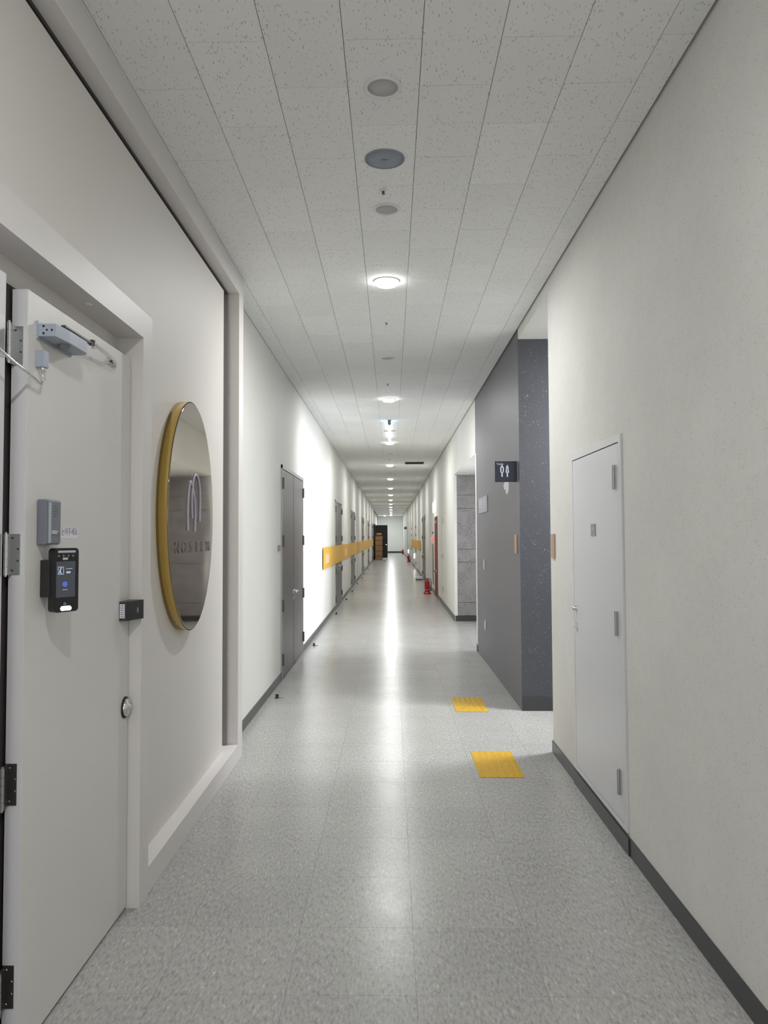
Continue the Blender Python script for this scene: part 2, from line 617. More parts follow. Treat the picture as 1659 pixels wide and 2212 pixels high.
# ------------------------------------------------------------------ ceiling
ce = tag(MB().box(-1.5, 6.0, YB - 0.2, YE + 0.2, ZC + 0.014, ZC + 0.2).build('ceiling', M_JOINT, loc=(0, 0, ZC)),
         'white mineral fibre tile ceiling above the corridor', 'ceiling', None, 'structure')
cgap = 0.0022
tx0, ty0 = 0.1276, 2.802
XC0, XC1 = XL + 0.004, XR - 0.012
for k in range(-5, 4):
    xa = tx0 + 0.3 * k
    par = {-5: 0, -4: 1, -3: 0, -2: 1, -1: 0, 0: 1, 1: 0, 2: 1, 3: 0}[k]
    a, c = max(xa, XC0), min(xa + 0.3, XC1)
    for j in range(-4, 18):
        y0 = ty0 + 0.3 * par + 0.6 * j
        shared_tile(ce, 'ceiling_tile', ('c', k if k in (-5, -4, 3) else 'm'), c - a - cgap, 0.6 - cgap, ZC, ZC + 0.013, M_CEIL, a, y0, 0.0015)
    ye_ = ty0 + 0.3 * par + 0.6 * 18
    ys_ = ty0 + 0.3 * par - 2.4
    if k == -5:
        cr = MB()
    j = 0
    y = ye_
    while y < YE:
        y2 = min(y + 0.6, YE)
        cr.box(a, c - cgap, y, y2 - cgap, ZC, ZC + 0.013)
        y = y2
    cr.box(a, c - cgap, YB, ys_ - cgap, ZC, ZC + 0.013)
cr.build('ceiling_tile_field', M_CEIL, ce, kind='stuff')

# ------------------------------------------------------------------ walls
YW = 5.585      # end of the near right wall
S('wall_right', M_WALL, XR, XR + 0.2, YB, YW, 0, ZC + 0.02, 'cream speckled wall at right in the foreground, with the slim white utility door', 'wall')
S('wall_back', M_WALL_L, -1.5, 1.5, YB - 0.2, YB, 0, ZC + 0.02, 'plain cream wall closing the corridor behind the viewer', 'wall')
YD0, YD1 = 6.9, 10.48
dk = tag(MB().box(XR, 5.0, YD0, YD0 + 0.02, 0, ZC + 0.012).build('wall_toilet', M_DFRONT),
         'dark blue-grey speckled wall facing the viewer in the toilet passage', 'wall', None, 'structure')
S('wall_grey', M_DSIDE, XR, XR + 0.2, YD0 + 0.02, YD1, 0, ZC + 0.02, 'smooth grey wall beside the corridor, carrying the toilet sign', 'wall')
B('wall_backing', M_DFRONT, XR + 0.201, 5.0, YD0 + 0.021, YD0 + 0.2, 0, 3.4, dk)
S('wall_passage', M_WALL, 1.365, 5.0, YW - 0.2, YW, 0, 3.4, 'hidden near side wall of the toilet passage', 'wall')
S('wall_passage_end', M_WALL_L, 5.0, 5.2, YW - 0.2, YD0 + 0.2, 0, 3.6, 'hidden far end wall of the toilet passage', 'wall')
S('ceiling_passage', M_WALL_L, XR, 5.2, YW, YD0, 3.365, ZC + 0.012, 'lower pale ceiling over the toilet passage', 'ceiling')
S('wall_right_header', M_WALL, XR, XR + 0.2, YD1, 14.13, 2.70, ZC + 0.02, 'cream wall above the wide side lobby opening at right', 'wall')
S('ceiling_lobby', M_WALL_L, XR + 0.2, 5.2, YD1 - 0.1, 14.2, 2.70, 2.9, 'low white ceiling of the side lobby', 'ceiling')
S('wall_lobby_near', M_WALL_L, XR + 0.2, 5.2, YD1 - 0.2, YD1, 0, 2.9, 'hidden near wall of the side lobby', 'wall')
S('wall_lobby_end', M_WALL_L, 5.0, 5.2, YD1, 14.2, 0, 2.9, 'hidden end wall of the side lobby', 'wall')
S('wall_right_far', M_WALL_L, XR, XR + 0.2, 14.13, 54.0, 0, ZC + 0.02, 'long cream right wall beyond the side lobby, lined with doors', 'wall')
S('wall_right_last', M_WALL_L, XR - 0.05, XR + 0.2, 54.0, YE, 0, ZC + 0.02, 'last stretch of right wall stepping in before the end wall', 'wall')
S('trim_1', M_WTRIM, XR + 0.0005, XR + 0.0505, 14.099, 14.129, 0.0, 2.70, 'white corner strip at the far side of the lobby opening', 'trim')
S('trim_2', M_WTRIM, XR - 0.004, XR + 0.03, YD1 - 0.13, YD1 + 0.003, 0.085, 2.70, 'white corner strip at the far end of the grey wall', 'trim')
# granite panels of the lobby
gr = tag(MB().box(XR + 0.05, 5.0, 14.13, 14.3, 0, 2.7).build('wall_lobby', M_JOINT), 'grey granite panel wall inside the side lobby, black skirting below', 'wall', None, 'structure')
zs = [0.10, 0.339, 1.085, 1.323, 2.079, 2.329, 2.70]
for a, c in zip(zs[:-1], zs[1:]):
    for x0, x1 in ((XR + 0.052, 2.35), (2.354, 3.6)):
        MB().bbox(x0, x1 - 0.003, 14.10, 14.13, a + 0.003, c - 0.003, 0.002, 1).build('granite_panel', M_GRAN, gr)
S('baseboard_lobby', M_BASE, XR + 0.01, 5.0, 14.09, 14.10, 0, 0.10, 'black skirting under the granite wall of the lobby', 'baseboard')

S('wall_left', M_WALL_L, XL - 0.2, XL, YB, 53.0, 0, ZC + 0.02, 'long cream left wall lined with grey double doors', 'wall')
S('wall_left_last', M_WALL_L, XL - 0.4, XL - 0.15, 53.0, YE, 0, ZC + 0.02, 'last stretch of left wall before the end wall', 'wall')
S('wall_end', M_ENDW, -1.7, 1.5, YE, YE + 0.2, 0, ZC + 0.02, 'pale end wall closing the corridor far away', 'wall')
S('trim_3', M_STEELF, XR - 0.052, XR, 53.9, 54.0, 0, ZC, 'dark vertical edge where the right wall steps in near the end', 'trim')
B('sill', M_WALL_L, XL - 0.15, XL, 53.0, 53.1, 0, ZC, bpy.data.objects['wall_left_last'])

# ------------------------------------------------------------------ steel double doors on the left wall
def steel_door(n, y0, y1, label, side=-1, handle=True, ztop=2.365):
    """flush double door with frame; side -1 on the left wall, +1 on the right wall"""
    wx = XL if side < 0 else XR
    s = -side                       # towards the corridor

    def bx(name, d0, d1, ya, yb, za, zb, mt, par):
        xs = sorted((wx + s * d0, wx + s * d1))
        return B(name, mt, xs[0], xs[1], ya, yb, za, zb, par)
    t = thing('door_%d' % n, label, 'door', (wx, (y0 + y1) / 2, 0), kind='structure')
    ym = (y0 + y1) / 2
    fr = MB()
    for a in ((y0, y0 + 0.035, 0, ztop), (y1 - 0.035, y1, 0, ztop), (y0, y1, ztop - 0.04, ztop)):
        xs = sorted((wx, wx + s * 0.014))
        fr.box(xs[0], xs[1], a[0], a[1], a[2], a[3])
    fr.build('door_frame', M_STEELF, t)
    bx('door_gap', 0, 0.002, y0 + 0.035, y1 - 0.035, 0, ztop - 0.04, M_GROOVE, t)
    for a, b, out in ((y0 + 0.040, ym - 0.012, y0 + 0.03), (ym + 0.012, y1 - 0.040, y1 - 0.03)):
        xs = sorted((wx + s * 0.002, wx + s * 0.010))
        lf = MB().bbox(xs[0], xs[1], a, b, 0.012, ztop - 0.046, 0.002, 1).build('door_leaf', M_STEEL, t)
        for z in (0.22, 0.81, 1.52, 2.16):
            MB().tube([(wx + s * 0.020, out, z - 0.065), (wx + s * 0.020, out, z + 0.065)], 0.013, 8).build('hinge', M_HINGE_D, lf)
        if handle:
            hy = ym - 0.05 if a < ym - 0.1 and out < ym else ym + 0.05
            sgn = -1 if out < ym else 1
            h = MB()
            h.lathe([(0.024, 0), (0.024, s * 0.012), (0.012, s * 0.014), (0.011, s * 0.05)], (wx + s * 0.010, hy, 0.90), 'X', 12)
            h.tube([(wx + s * 0.055, hy, 0.90), (wx + s * 0.058, hy + sgn * 0.06, 0.90), (wx + s * 0.052, hy + sgn * 0.12, 0.895)], 0.009, 8)
            h.lathe([(0.018, 0), (0.018, s * 0.01)], (wx + s * 0.010, hy, 0.82), 'X', 12)
            h.build('lever_handle', M_CHROME, lf)
    return t


DL = [(8.325, 10.33), (16.31, 18.38), (22.6, 24.9), (30.8, 32.9), (38.8, 40.9), (47.0, 49.0)]
LBL = ['grey steel double door nearest the viewer on the left wall, before the amber film',
       'second grey steel double door on the left wall, crossed by the amber film',
       'third grey steel double door on the left wall, crossed by the amber film',
       'fourth grey steel double door on the left wall',
       'fifth dark double door on the left wall near the end of the amber film',
       'sixth and farthest grey double door on the left wall']
for i, (a, c) in enumerate(DL):
    d = steel_door(i + 2, a, c, LBL[i], ztop=2.365)
    if i in (1, 2, 3):       # closers that catch the light at the top of the far leaf
        MB().bbox(XL + 0.010, XL + 0.062, c - 0.55, c - 0.28, 2.235, 2.285, 0.006).build('door_closer', M_SILVER, d)
        MB().tube([(XL + 0.045, c - 0.42, 2.29), (XL + 0.05, c - 0.65, 2.32), (XL + 0.02, c - 0.9, 2.33)], 0.008, 6).build('closer_arm', M_CHROME, d)

seg = []
prev = 5.485
for a, c in DL:
    seg.append((prev, a)); prev = c
seg.append((prev, 53.0))
b = MB()
for a, c in seg:
    b.box(XL, XL + 0.008, a, c, 0, 0.085)
tag(b.build('baseboard_left', M_BASE), 'charcoal skirting along the left wall between the double doors', 'baseboard', None, 'structure')
b = MB()
b.box(XR - 0.008, XR, YB, 3.80, 0, 0.086)
b.box(XR - 0.014, XR, 3.80, 4.92, 0, 0.086)
b.box(XR - 0.008, XR, 4.92, YW, 0, 0.086)
b.box(XR - 0.008, XR + 0.2, YW, YW + 0.008, 0, 0.086)
tag(b.build('baseboard_right', M_BASE), 'charcoal skirting along the near right wall under the utility door', 'baseboard', None, 'structure')
S('baseboard_passage', M_BASE, XR + 0.002, 4.9, YD0 - 0.008, YD0, 0, 0.124, 'black skirting under the dark speckled wall', 'baseboard')
b = MB()
b.box(XR - 0.008, XR, YD1 - 0.12, YD1 + 0.003, 0, 0.10)
for a, c in ((14.1, 19.2), (20.25, 26.0), (28.3, 35.3), (37.3, 42.9), (45.1, 54.0)):
    b.box(XR - 0.008, XR, a, c, 0, 0.10)
b.box(XR - 0.058, XR - 0.05, 54, YE, 0, 0.1)
tag(b.build('baseboard_right_far', M_BASE), 'dark skirting along the right wall beyond the side lobby', 'baseboard', None, 'structure')
S('baseboard_end', M_BASE, -1.36, 1.1, YE - 0.01, YE, 0, 0.16, 'black skirting at the foot of the far end wall', 'baseboard')

# ------------------------------------------------------------------ near left: portal frame, panel, white door
po = thing('trim_4', 'pale projecting portal frame around the beige wall panel at left', 'trim', (XP, 4.4, 0), kind='structure')
MB().bbox(XL, XP, 5.335, 5.485, 0, ZC, 0.002, 1).build('frame_post', M_FRAME, po)
MB().bbox(XL, XP, -3.0, 5.335, 3.305, ZC, 0.002, 1).build('frame_header', M_FRAME, po)
MB().bbox(XL, XP, 3.378, 5.335, 0, 0.122, 0.002, 1).build('frame_ledge', M_FRAME, po)
B('shadow_groove', M_GROOVE2, XL + 0.003, XPAN - 0.004, 5.31, 5.334, 0.123, 3.304, po)
B('shadow_groove', M_GROOVE, XL + 0.003, XPAN - 0.004, -3.0, 5.31, 3.29, 3.3045, po)
pn = MB()
pn.box(XL + 0.002, XPAN, 3.378, 5.161, 0.1225, 3.27)
pn.box(XL + 0.002, XPAN, -3.0, 3.378, 2.556, 3.27)
pn.box(XL + 0.002, XPAN, -3.0, 1.2, 0, 2.556)
tag(pn.build('wall_panel', M_PANEL), 'smooth pale beige wall panel behind the oval brass sign', 'wall', None, 'structure')

d1 = thing('door_1', 'off-white flush door with grey hinges at left edge, in a pale frame', 'door', (-1.15, 2.78, 0), kind='structure')
fr = MB()
fr.box(XL + 0.002, XP, 3.26, 3.378, 0, 2.556)
fr.box(XL + 0.002, XP, 1.2, 3.26, 2.44, 2.556)
fr.build('door_frame', M_FRAME, d1)
MB().box(XL + 0.002, -1.15, 1.2, 2.222, 0, 2.36).build('hinge_jamb', M_EDGE, d1)
B('jamb_rebate', M_STEELF, -1.1895, -1.172, 2.2225, 2.262, 0.002, 2.36, d1)
B('transom', M_FRAME, XL + 0.002, -1.195, 1.2, 3.26, 2.36, 2.44, d1)
B('back_plate', M_GROOVE, XL + 0.002, -1.19, 2.2225, 3.26, 0, 2.36, d1)
lf = MB().bbox(-1.18, -1.13, 2.32, 3.252, 0.010, 2.346, 0.0015, 1).build('door_leaf', M_DOORW, d1)
MB().box(-1.179, -1.1305, 2.318, 2.3205, 0.012, 2.345).build('leaf_edge', M_EDGE, lf)
for z0, z1, mt in ((2.105, 2.227, M_HINGE), (1.456, 1.581, M_HINGE), (0.757, 0.882, M_HINGE_D), (0.156, 0.282, M_HINGE_D)):
    hg = MB()
    hg.box(-1.179, -1.143, 2.3155, 2.318, z0, z1)
    hg.box(-1.170, -1.168, 2.272, 2.3165, z0, z1)
    h = hg.build('hinge', mt, d1)
    kn = MB()
    for q in range(5):
        kn.tube([(-1.163, 2.268, z0 + (z1 - z0) * (q + 0.03) / 5), (-1.163, 2.268, z0 + (z1 - z0) * (q + 0.97) / 5)], 0.0065, 12)
    kn.tube([(-1.163, 2.268, z0 - 0.004), (-1.163, 2.268, z1 + 0.005)], 0.0042, 8)
    kn.build('hinge_barrel', M_CHROME if z0 > 1 else M_HINGE, h)
    B('hinge_flap', mt, -1.150, -1.1485, 2.175, 2.215, z0, z1, h)
    sc = MB()
    for q, (fx_, fz) in enumerate(((0.62, 0.90), (0.18, 0.63), (0.18, 0.34), (0.62, 0.10))):
        sc.lathe([(0.0032, 0), (0.0022, -0.0012)], (-1.143 - 0.036 * fx_, 2.3155, z0 + (z1 - z0) * fz), 'Y', 8)
    sc.build('screw', M_HOLE if mt is M_HINGE else M_CHROME, h)
# closer
bd = MB()
bd.box(-1.13, -1.124, 2.375, 2.63, 2.204, 2.262)
bd.prism([(2.378, -1.13), (2.640, -1.13), (2.640, -1.078), (2.60, -1.060), (2.42, -1.060), (2.378, -1.075)][::1], 2.214, 2.252, 'Z') if False else None
pts = [(-1.126, 2.378), (-1.126, 2.640), (-1.080, 2.640), (-1.062, 2.612), (-1.062, 2.47), (-1.070, 2.382)]
bd.prism(pts, 2.213, 2.253, 'Z')
cl = bd.build('door_closer', M_CLOSER, d1)
MB().lathe([(0.020, 0), (0.020, -0.012), (0.012, -0.016)], (-1.095, 2.50, 2.213), 'Z', 16).build('spindle_cap', M_GREYBOX, cl)
sc = MB()
for yy, zz in ((2.385, 2.245), (2.385, 2.222)):
    sc.lathe([(0.004, 0), (0.003, 0.002)], (-1.108, 2.3782, zz), 'Y', 8)
for xx in (-1.098, -1.082):
    sc.lathe([(0.0035, 0), (0.003, 0.002)], (xx, 2.3795, 2.233), 'Y', 8)
sc.build('screw', M_HOLE, cl)
ar = MB()
ar.lathe([(0.012, 0), (0.012, 0.014), (0.006, 0.018)], (-1.088, 2.475, 2.253), 'Z', 12)
ar.bm((lambda bm: (bmesh.ops.create_cube(bm, size=1), bmesh.ops.scale(bm, vec=(0.016, 0.245, 0.006), verts=bm.verts),
                   bmesh.ops.translate(bm, vec=(-1.083, 2.590, 2.270), verts=bm.verts), bm)[-1])(bmesh.new()))
ar.lathe([(0.011, 0), (0.011, 0.016), (0.005, 0.02)], (-1.080, 2.700, 2.264), 'Z', 12)
ar.build('closer_arm', M_HINGE_D, cl)
ar = MB()
ar.tube([(-1.082, 2.705, 2.276), (-1.104, 2.99, 2.276)], 0.006, 8)
ar.tube([(-1.104, 2.985, 2.276), (-1.118, 3.01, 2.276), (-1.13, 3.03, 2.276)], 0.008, 8)
ar.box(-1.13, -1.122, 2.98, 3.06, 2.262, 2.290)
ar.lathe([(0.008, 0), (0.008, 0.03)], (-1.090, 2.74, 2.262), 'Z', 10)
ar.build('closer_rod', M_CHROME, cl)
MB().lathe([(0.016, 0), (0.016, -0.003), (0.004, -0.004)], (-1.129, 2.78, 2.4402), 'Z', 18).build('soffit_cap', M_WTRIM, d1)
# lock
lk = MB().lathe([(0.045, 0), (0.045, 0.004), (0.041, 0.007)], (-1.13, 3.215, 0.852), 'X', 24).build('lock_rose', M_BLACKM, lf)
MB().lathe([(0.037, 0.006), (0.036, 0.014), (0.026, 0.020), (0.013, 0.021), (0.012, 0.028), (0.003, 0.029)], (-1.13, 3.215, 0.852), 'X', 24).build('lock_cylinder', M_CHROME, lf)
# cable loop
cb = thing('door_cable_loop', 'silver flexible door cable loop ending in a small grey box below the closer', 'cable', (-1.115, 2.38, 2.06))
MB().bbox(-1.13, -1.100, 2.371, 2.402, 2.112, 2.166, 0.002).build('cable_box', M_CLOSER, cb)
MB().lathe([(0.007, 0), (0.007, -0.012), (0.0045, -0.014), (0.0045, -0.03)], (-1.112, 2.386, 2.112), 'Z', 12).build('cable_gland', M_CHROME, cb)
pth = [(-1.112, 2.386, 2.085), (-1.112, 2.385, 2.068), (-1.112, 2.376, 2.058), (-1.111, 2.355, 2.058), (-1.108, 2.32, 2.065), (-1.105, 2.25, 2.075), (-1.105, 2.16, 2.09), (-1.11, 2.05, 2.12), (-1.148, 1.98, 2.13)]
fine = []
for i in range(len(pth) - 1):
    for q in range(5):
        t = q / 5
        fine.append(tuple(Vector(pth[i]).lerp(Vector(pth[i + 1]), t)))
fine.append(pth[-1])
MB().tube(fine, [0.0042 + (0.0006 if i % 2 else 0) for i in range(len(fine))], 10).build('flexible_conduit', M_CHROME, cb)

# intercom
ic = thing('intercom', 'small grey metal intercom box on the white door, above the black face reader', 'intercom', (-1.13, 2.45, 1.545))
MB().bbox(-1.13, -1.098, 2.396, 2.497, 1.546, 1.692, 0.005).build('casing', M_GREYSIDE, ic)
MB().bbox(-1.099, -1.095, 2.402, 2.494, 1.550, 1.688, 0.002).build('front_plate', M_GREYBOX, ic)
MB().box(-1.0955, -1.0935, 2.406, 2.420, 1.552, 1.682).build('side_strip', M_SILVER, ic)
g = MB()
for i in range(5):
    for k in range(5):
        if (i - 2) ** 2 + (k - 2) ** 2 < 7:
            g.lathe([(0.0016, 0), (0.0012, 0.0006)], (-1.0950, 2.452 + (i - 2) * 0.008, 1.655 + (k - 2) * 0.008), 'X', 6)
tag(g.build('speaker_holes', M_HOLE, ic), kind='stuff')
MB().bbox(-1.0955, -1.0915, 2.428, 2.462, 1.580, 1.592, 0.001).build('name_plate', M_SILVER, ic)
MB().lathe([(0.006, 0), (0.0055, 0.003)], (-1.095, 2.478, 1.587), 'X', 12).build('call_button', M_CHROME, ic)
pp = thing('paper_notice', 'small white paper label stuck on the white door beside the intercom', 'label', (-1.13, 2.643, 1.566))
B('paper', M_PAPER, -1.13, -1.1292, 2.510, 2.712, 1.566, 1.604, pp)
text_mesh('\ub208\ub7ec\uc8fc\uc138\uc694', 0.029, facing_px(-1.129, 2.642, 1.588), M_INK, 'lettering', pp, 0.0002)

# face reader
fr_ = thing('face_access_reader', 'black face-recognition access terminal with lit screen, on the white door', 'access terminal', (-1.13, 2.45, 1.32))
MB().bbox(-1.13, -1.098, 2.424, 2.50, 1.378, 1.497, 0.002).build('wall_bracket', M_BLACKM, fr_)
dx, dy = 0.042, 0.080
L_ = math.hypot(dx, dy)
# local frame: u along the front face, n outward, z up
um, nm = Vector((dx / L_, dy / L_, 0)), Vector((dy / L_, -dx / L_, 0))
A = Vector((-1.079, 2.416, 1.328))
fm = Matrix(((um.x, 0, nm.x, A.x), (um.y, 0, nm.y, A.y), (0, 1, 0, A.z), (0, 0, 0, 1)))


def rrect(x0, x1, y0, y1, r, n=5):
    out = []
    for cx_, cy_, a0 in ((x1 - r, y1 - r, 0), (x0 + r, y1 - r, 90), (x0 + r, y0 + r, 180), (x1 - r, y0 + r, 270)):
        for i in range(n + 1):
            t = math.radians(a0 + 90 * i / n)
            out.append((cx_ + r * math.cos(t), cy_ + r * math.sin(t)))
    return out


def slab(pts, z0, z1, name, mt, par, mtx=fm):
    return MB().prism(pts, z0, z1, 'Z').xform(mtx).build(name, mt, par)


slab(rrect(0, 0.093, 0, 0.207, 0.012), -0.030, 0, 'casing', M_BLACK, fr_)
scn = slab(rrect(0.006, 0.079, 0.048, 0.164, 0.001, 1), 0, 0.0008, 'screen', M_SCREEN, fr_)
slab(rrect(0.012, 0.080, 0.192, 0.199, 0.002), 0, 0.0012, 'top_light_bar', M_SILVER, fr_)
slab([(0.027, 0.005), (0.062, 0.005), (0.066, 0.012), (0.060, 0.019), (0.027, 0.019), (0.023, 0.012)], 0, 0.0014, 'white_led_window', M_LEDW, fr_)
for i, x in enumerate((0.015, 0.033, 0.052, 0.070)):
    slab([(x + 0.004 * math.cos(a * math.pi / 6), 0.182 + 0.004 * math.sin(a * math.pi / 6)) for a in range(12)], 0, 0.001, 'infrared_lens', M_GREYSIDE, fr_)
slab([(0.040 + 0.006 * math.cos(a * math.pi / 6), 0.026 + 0.006 * math.sin(a * math.pi / 6)) for a in range(12)], 0, 0.0008, 'round_key', M_GREYSIDE, fr_)
slab(rrect(0.030, 0.050, 0.169, 0.176, 0.002), 0, 0.001, 'camera_window', M_SILVER, fr_)
ik = MB()
ik.prism(rrect(0.012, 0.034, 0.122, 0.1235, 0.0005, 1), 0.0008, 0.0014, 'Z')
ik.prism(rrect(0.012, 0.0135, 0.134, 0.147, 0.0005, 1), 0.0008, 0.0014, 'Z')
ik.prism(rrect(0.012, 0.034, 0.1455, 0.147, 0.0005, 1), 0.0008, 0.0014, 'Z')
ik.prism(rrect(0.0325, 0.034, 0.122, 0.147, 0.0005, 1), 0.0008, 0.0014, 'Z')
ik.prism([(0.019, 0.139), (0.023, 0.141), (0.022, 0.132), (0.027, 0.124), (0.024, 0.123), (0.019, 0.129), (0.013, 0.124), (0.011, 0.126), (0.017, 0.132)], 0.0008, 0.0014, 'Z')
ik.prism([(0.0235 + 0.0028 * math.cos(a * math.pi / 5), 0.1435 - 0.001 + 0.0028 * math.sin(a * math.pi / 5)) for a in range(10)], 0.0008, 0.0014, 'Z')
ik.prism(rrect(0.044, 0.060, 0.125, 0.131, 0.001, 1), 0.0008, 0.0014, 'Z')
ik.prism(rrect(0.043, 0.068, 0.139, 0.1405, 0.0005, 1), 0.0008, 0.0012, 'Z')
ik.prism(rrect(0.030, 0.050, 0.0715, 0.073, 0.0005, 1), 0.0008, 0.0014, 'Z')
ik.xform(fm).build('screen_icons', M_ICON, scn, kind='stuff')
slab([(0.039 + 0.010 * math.cos(a * math.pi / 8), 0.090 + 0.009 * math.sin(a * math.pi / 8)) for a in range(16)], 0.0008, 0.0015, 'blue_face_icon', M_BLUE, scn)

# card reader by the frame
cr_ = thing('card_reader', 'small black wedge-shaped card reader at the lock edge of the white door', 'card reader', (-1.13, 3.2, 1.222))
MB().prism([(-1.13, 3.140), (-1.13, 3.256), (-1.066, 3.256), (-1.066, 3.249), (-1.100, 3.144)], 1.222, 1.302, 'Z').build('casing', M_BLACK, cr_)
lb = B('side_label', M_PAPER, -1.127, -1.107, 3.1385, 3.1402, 1.234, 1.292, cr_)
ln = MB()
for i in range(6):
    ln.box(-1.123, -1.111, 3.1378, 3.1385, 1.239 + i * 0.009, 1.242 + i * 0.009)
ln.build('print_lines', M_INK, lb)
ln = MB()
for rad in (0.008, 0.013):
    arc = []
    for q in range(9):
        a = math.radians(-60 + 15 * q)
        yy = 3.205 + rad * math.cos(a)
        arc.append((-1.0795 + (yy - 3.2125) * 0.326 + 0.001, yy, 1.262 + rad * math.sin(a)))
    ln.tube(arc, 0.0012, 6)
ln.build('wave_mark', M_SILVER, cr_)

# ------------------------------------------------------------------ oval brass sign
sg = thing('oval_brass_sign', 'tall oval mirror-brass wall sign with line emblem and raised letters', 'sign', (-1.15, 4.15, 1.063))
cy_, cz_, ry_, rz_ = 4.150, 1.687, 0.468, 0.624
NS = 72


def ell(k, x):
    return [(cy_ + ry_ * k * math.cos(2 * math.pi * i / NS), cz_ + rz_ * k * math.sin(2 * math.pi * i / NS)) for i in range(NS)]


b = MB()
for k, x in ((1, -1.1495), (1, -1.095)):
    b.v += [(x, p[0], p[1]) for p in ell(k, x)]
b.face_add(0, [(i, (i + 1) % NS, NS + (i + 1) % NS, NS + i) for i in range(NS)], True)
b.face_add(0, [list(range(NS))])
rim = b.build('rim', M_RIM, sg)
b = MB()
b.v += [(-1.0952, p[0], p[1]) for p in ell(0.998, 0)] + [(-1.0905, p[0], p[1]) for p in ell(0.988, 0)]
b.face_add(0, [(i, (i + 1) % NS, NS + (i + 1) % NS, NS + i) for i in range(NS)], True)
b.face_add(NS, [list(range(NS))])
b.face_add(0, [list(range(NS))])
b.build('mirror_face', M_BRASS, sg)


def smooth_path(pts, n=6):
    P = [Vector(p) for p in pts]
    out = []
    for i in range(len(P) - 1):
        p0, p1, p2, p3 = P[max(i - 1, 0)], P[i], P[i + 1], P[min(i + 2, len(P) - 1)]
        for q in range(n):
            t = q / n
            out.append(0.5 * ((2 * p1) + (p2 - p0) * t + (2 * p0 - 5 * p1 + 4 * p2 - p3) * t * t + (3 * p1 - p0 - 3 * p2 + p3) * t ** 3))
    out.append(P[-1])
    return out


A1 = [(4.035, 1.604), (4.030, 1.708), (4.041, 1.785), (4.061, 1.845), (4.089, 1.870), (4.133, 1.831), (4.166, 1.785), (4.185, 1.713), (4.177, 1.600)]
A2 = [(4.122, 1.672), (4.113, 1.764), (4.128, 1.848), (4.155, 1.898), (4.193, 1.916), (4.246, 1.898), (4.278, 1.853), (4.290, 1.772), (4.280, 1.656)]
b = MB()
for P in (A1, A2):
    b.tube(smooth_path([(-1.087, y, z) for y, z in P]), 0.0068, 8)
b.build('emblem', M_LOGO, sg)
for i, ch in enumerate('NOSTEN'):
    text_mesh(ch, 0.093, facing_px(-1.087, 3.845 + i * 0.129, 1.512), M_LETTER, 'letter', sg, 0.0015, 1.30, thin=-0.0032)

# ------------------------------------------------------------------ utility door on the right
ud = thing('door_8', 'slim white enamelled utility door on the near right wall', 'door', (XR, 4.36, 0.1), kind='structure')
b = MB()
b.box(XR - 0.010, XR, 3.835, 3.872, 0.10, 2.083)
b.box(XR - 0.010, XR, 4.850, 4.878, 0.10, 2.083)
b.box(XR - 0.010, XR, 3.872, 4.850, 2.046, 2.083)
b.box(XR - 0.010, XR, 3.872, 4.850, 0.10, 0.128)
b.build('door_frame', M_UTIL, ud)
B('door_gap', M_GROOVE, XR - 0.002, XR, 3.872, 4.850, 0.128, 2.046, ud)
lf = MB().bbox(XR - 0.0095, XR - 0.002, 3.875, 4.846, 0.131, 2.040, 0.0015, 1).build('door_leaf', M_UTIL, ud)
for z0, z1 in ((1.806, 1.931), (1.056, 1.180), (0.257, 0.382)):
    b = MB()
    b.tube([(XR - 0.020, 3.925, z0), (XR - 0.020, 3.925, z1)], 0.008, 10)
    b.box(XR - 0.016, XR - 0.0095, 3.915, 3.943, z0, z1)
    b.build('hinge', M_HINGE, ud)
MB().lathe([(0.017, 0), (0.017, -0.006), (0.013, -0.010), (0.016, -0.020), (0.010, -0.026)], (XR - 0.0095, 4.800, 1.115), 'X', 16).build('thumb_turn', M_CHROME, lf)
b = MB()
b.prism([(4.790 + 0.015 * math.cos(a * math.pi / 10), 1.0 + 0.027 * math.sin(a * math.pi / 10)) for a in range(20)], XR - 0.016, XR - 0.0095, 'X')
b.lathe([(0.011, 0), (0.010, -0.012)], (XR - 0.015, 4.790, 1.008), 'X', 14)
b.build('ring_pull', M_CHROME, lf)
B('small_plate', M_PLATE, XR - 0.0135, XR - 0.0095, 4.318, 4.412, 1.566, 1.634, lf)
text_mesh('EPS', 0.022, facing_nx(XR - 0.0140, 4.365, 1.606), M_WHITEP, 'lettering', lf, 0.0003)

# ------------------------------------------------------------------ small things on the right-hand walls
def wall_plate(name, label, cat, x, y0, y1, z0, z1, mt, t=0.012, group=None):
    o = MB().bbox(x - t, x, y0, y1, z0, z1, min(0.003, t / 3), 2).build(name, mt)
    return tag(o, label, cat, group)


wall_plate('braille_plate', 'brushed steel upright plate with painted brown reflection, near the end of the near right wall', 'plate', XR, 5.42, 5.52, 1.408, 1.582, M_STEELREFL)
wall_plate('braille_plate', 'slim steel upright plate with painted brown reflection, near the corner of the grey wall', 'plate', XR, 7.045, 7.155, 1.404, 1.579, M_STEELREFL)
pq = thing('wall_plaque', 'lilac-grey square plaque with two short words on the grey wall', 'plaque', (XR, 9.6, 1.862))
MB().bbox(XR - 0.010, XR, 9.17, 10.05, 1.862, 2.060, 0.002).build('plaque_board', M_PLAQUE, pq)
text_mesh('\ud654\uc7a5\uc2e4', 0.13, facing_nx(XR - 0.0105, 9.80, 1.965), M_WHITEP, 'lettering', pq, 0.0004)
text_mesh('\uc548\ub0b4', 0.13, facing_nx(XR - 0.0105, 9.42, 1.965), M_WHITEP, 'lettering', pq, 0.0004)
o = wall_plate('light_switch', 'white upright light switch plate on the grey wall under the plaque', 'switch', XR, 9.50, 9.575, 1.150, 1.275, M_SWITCH)
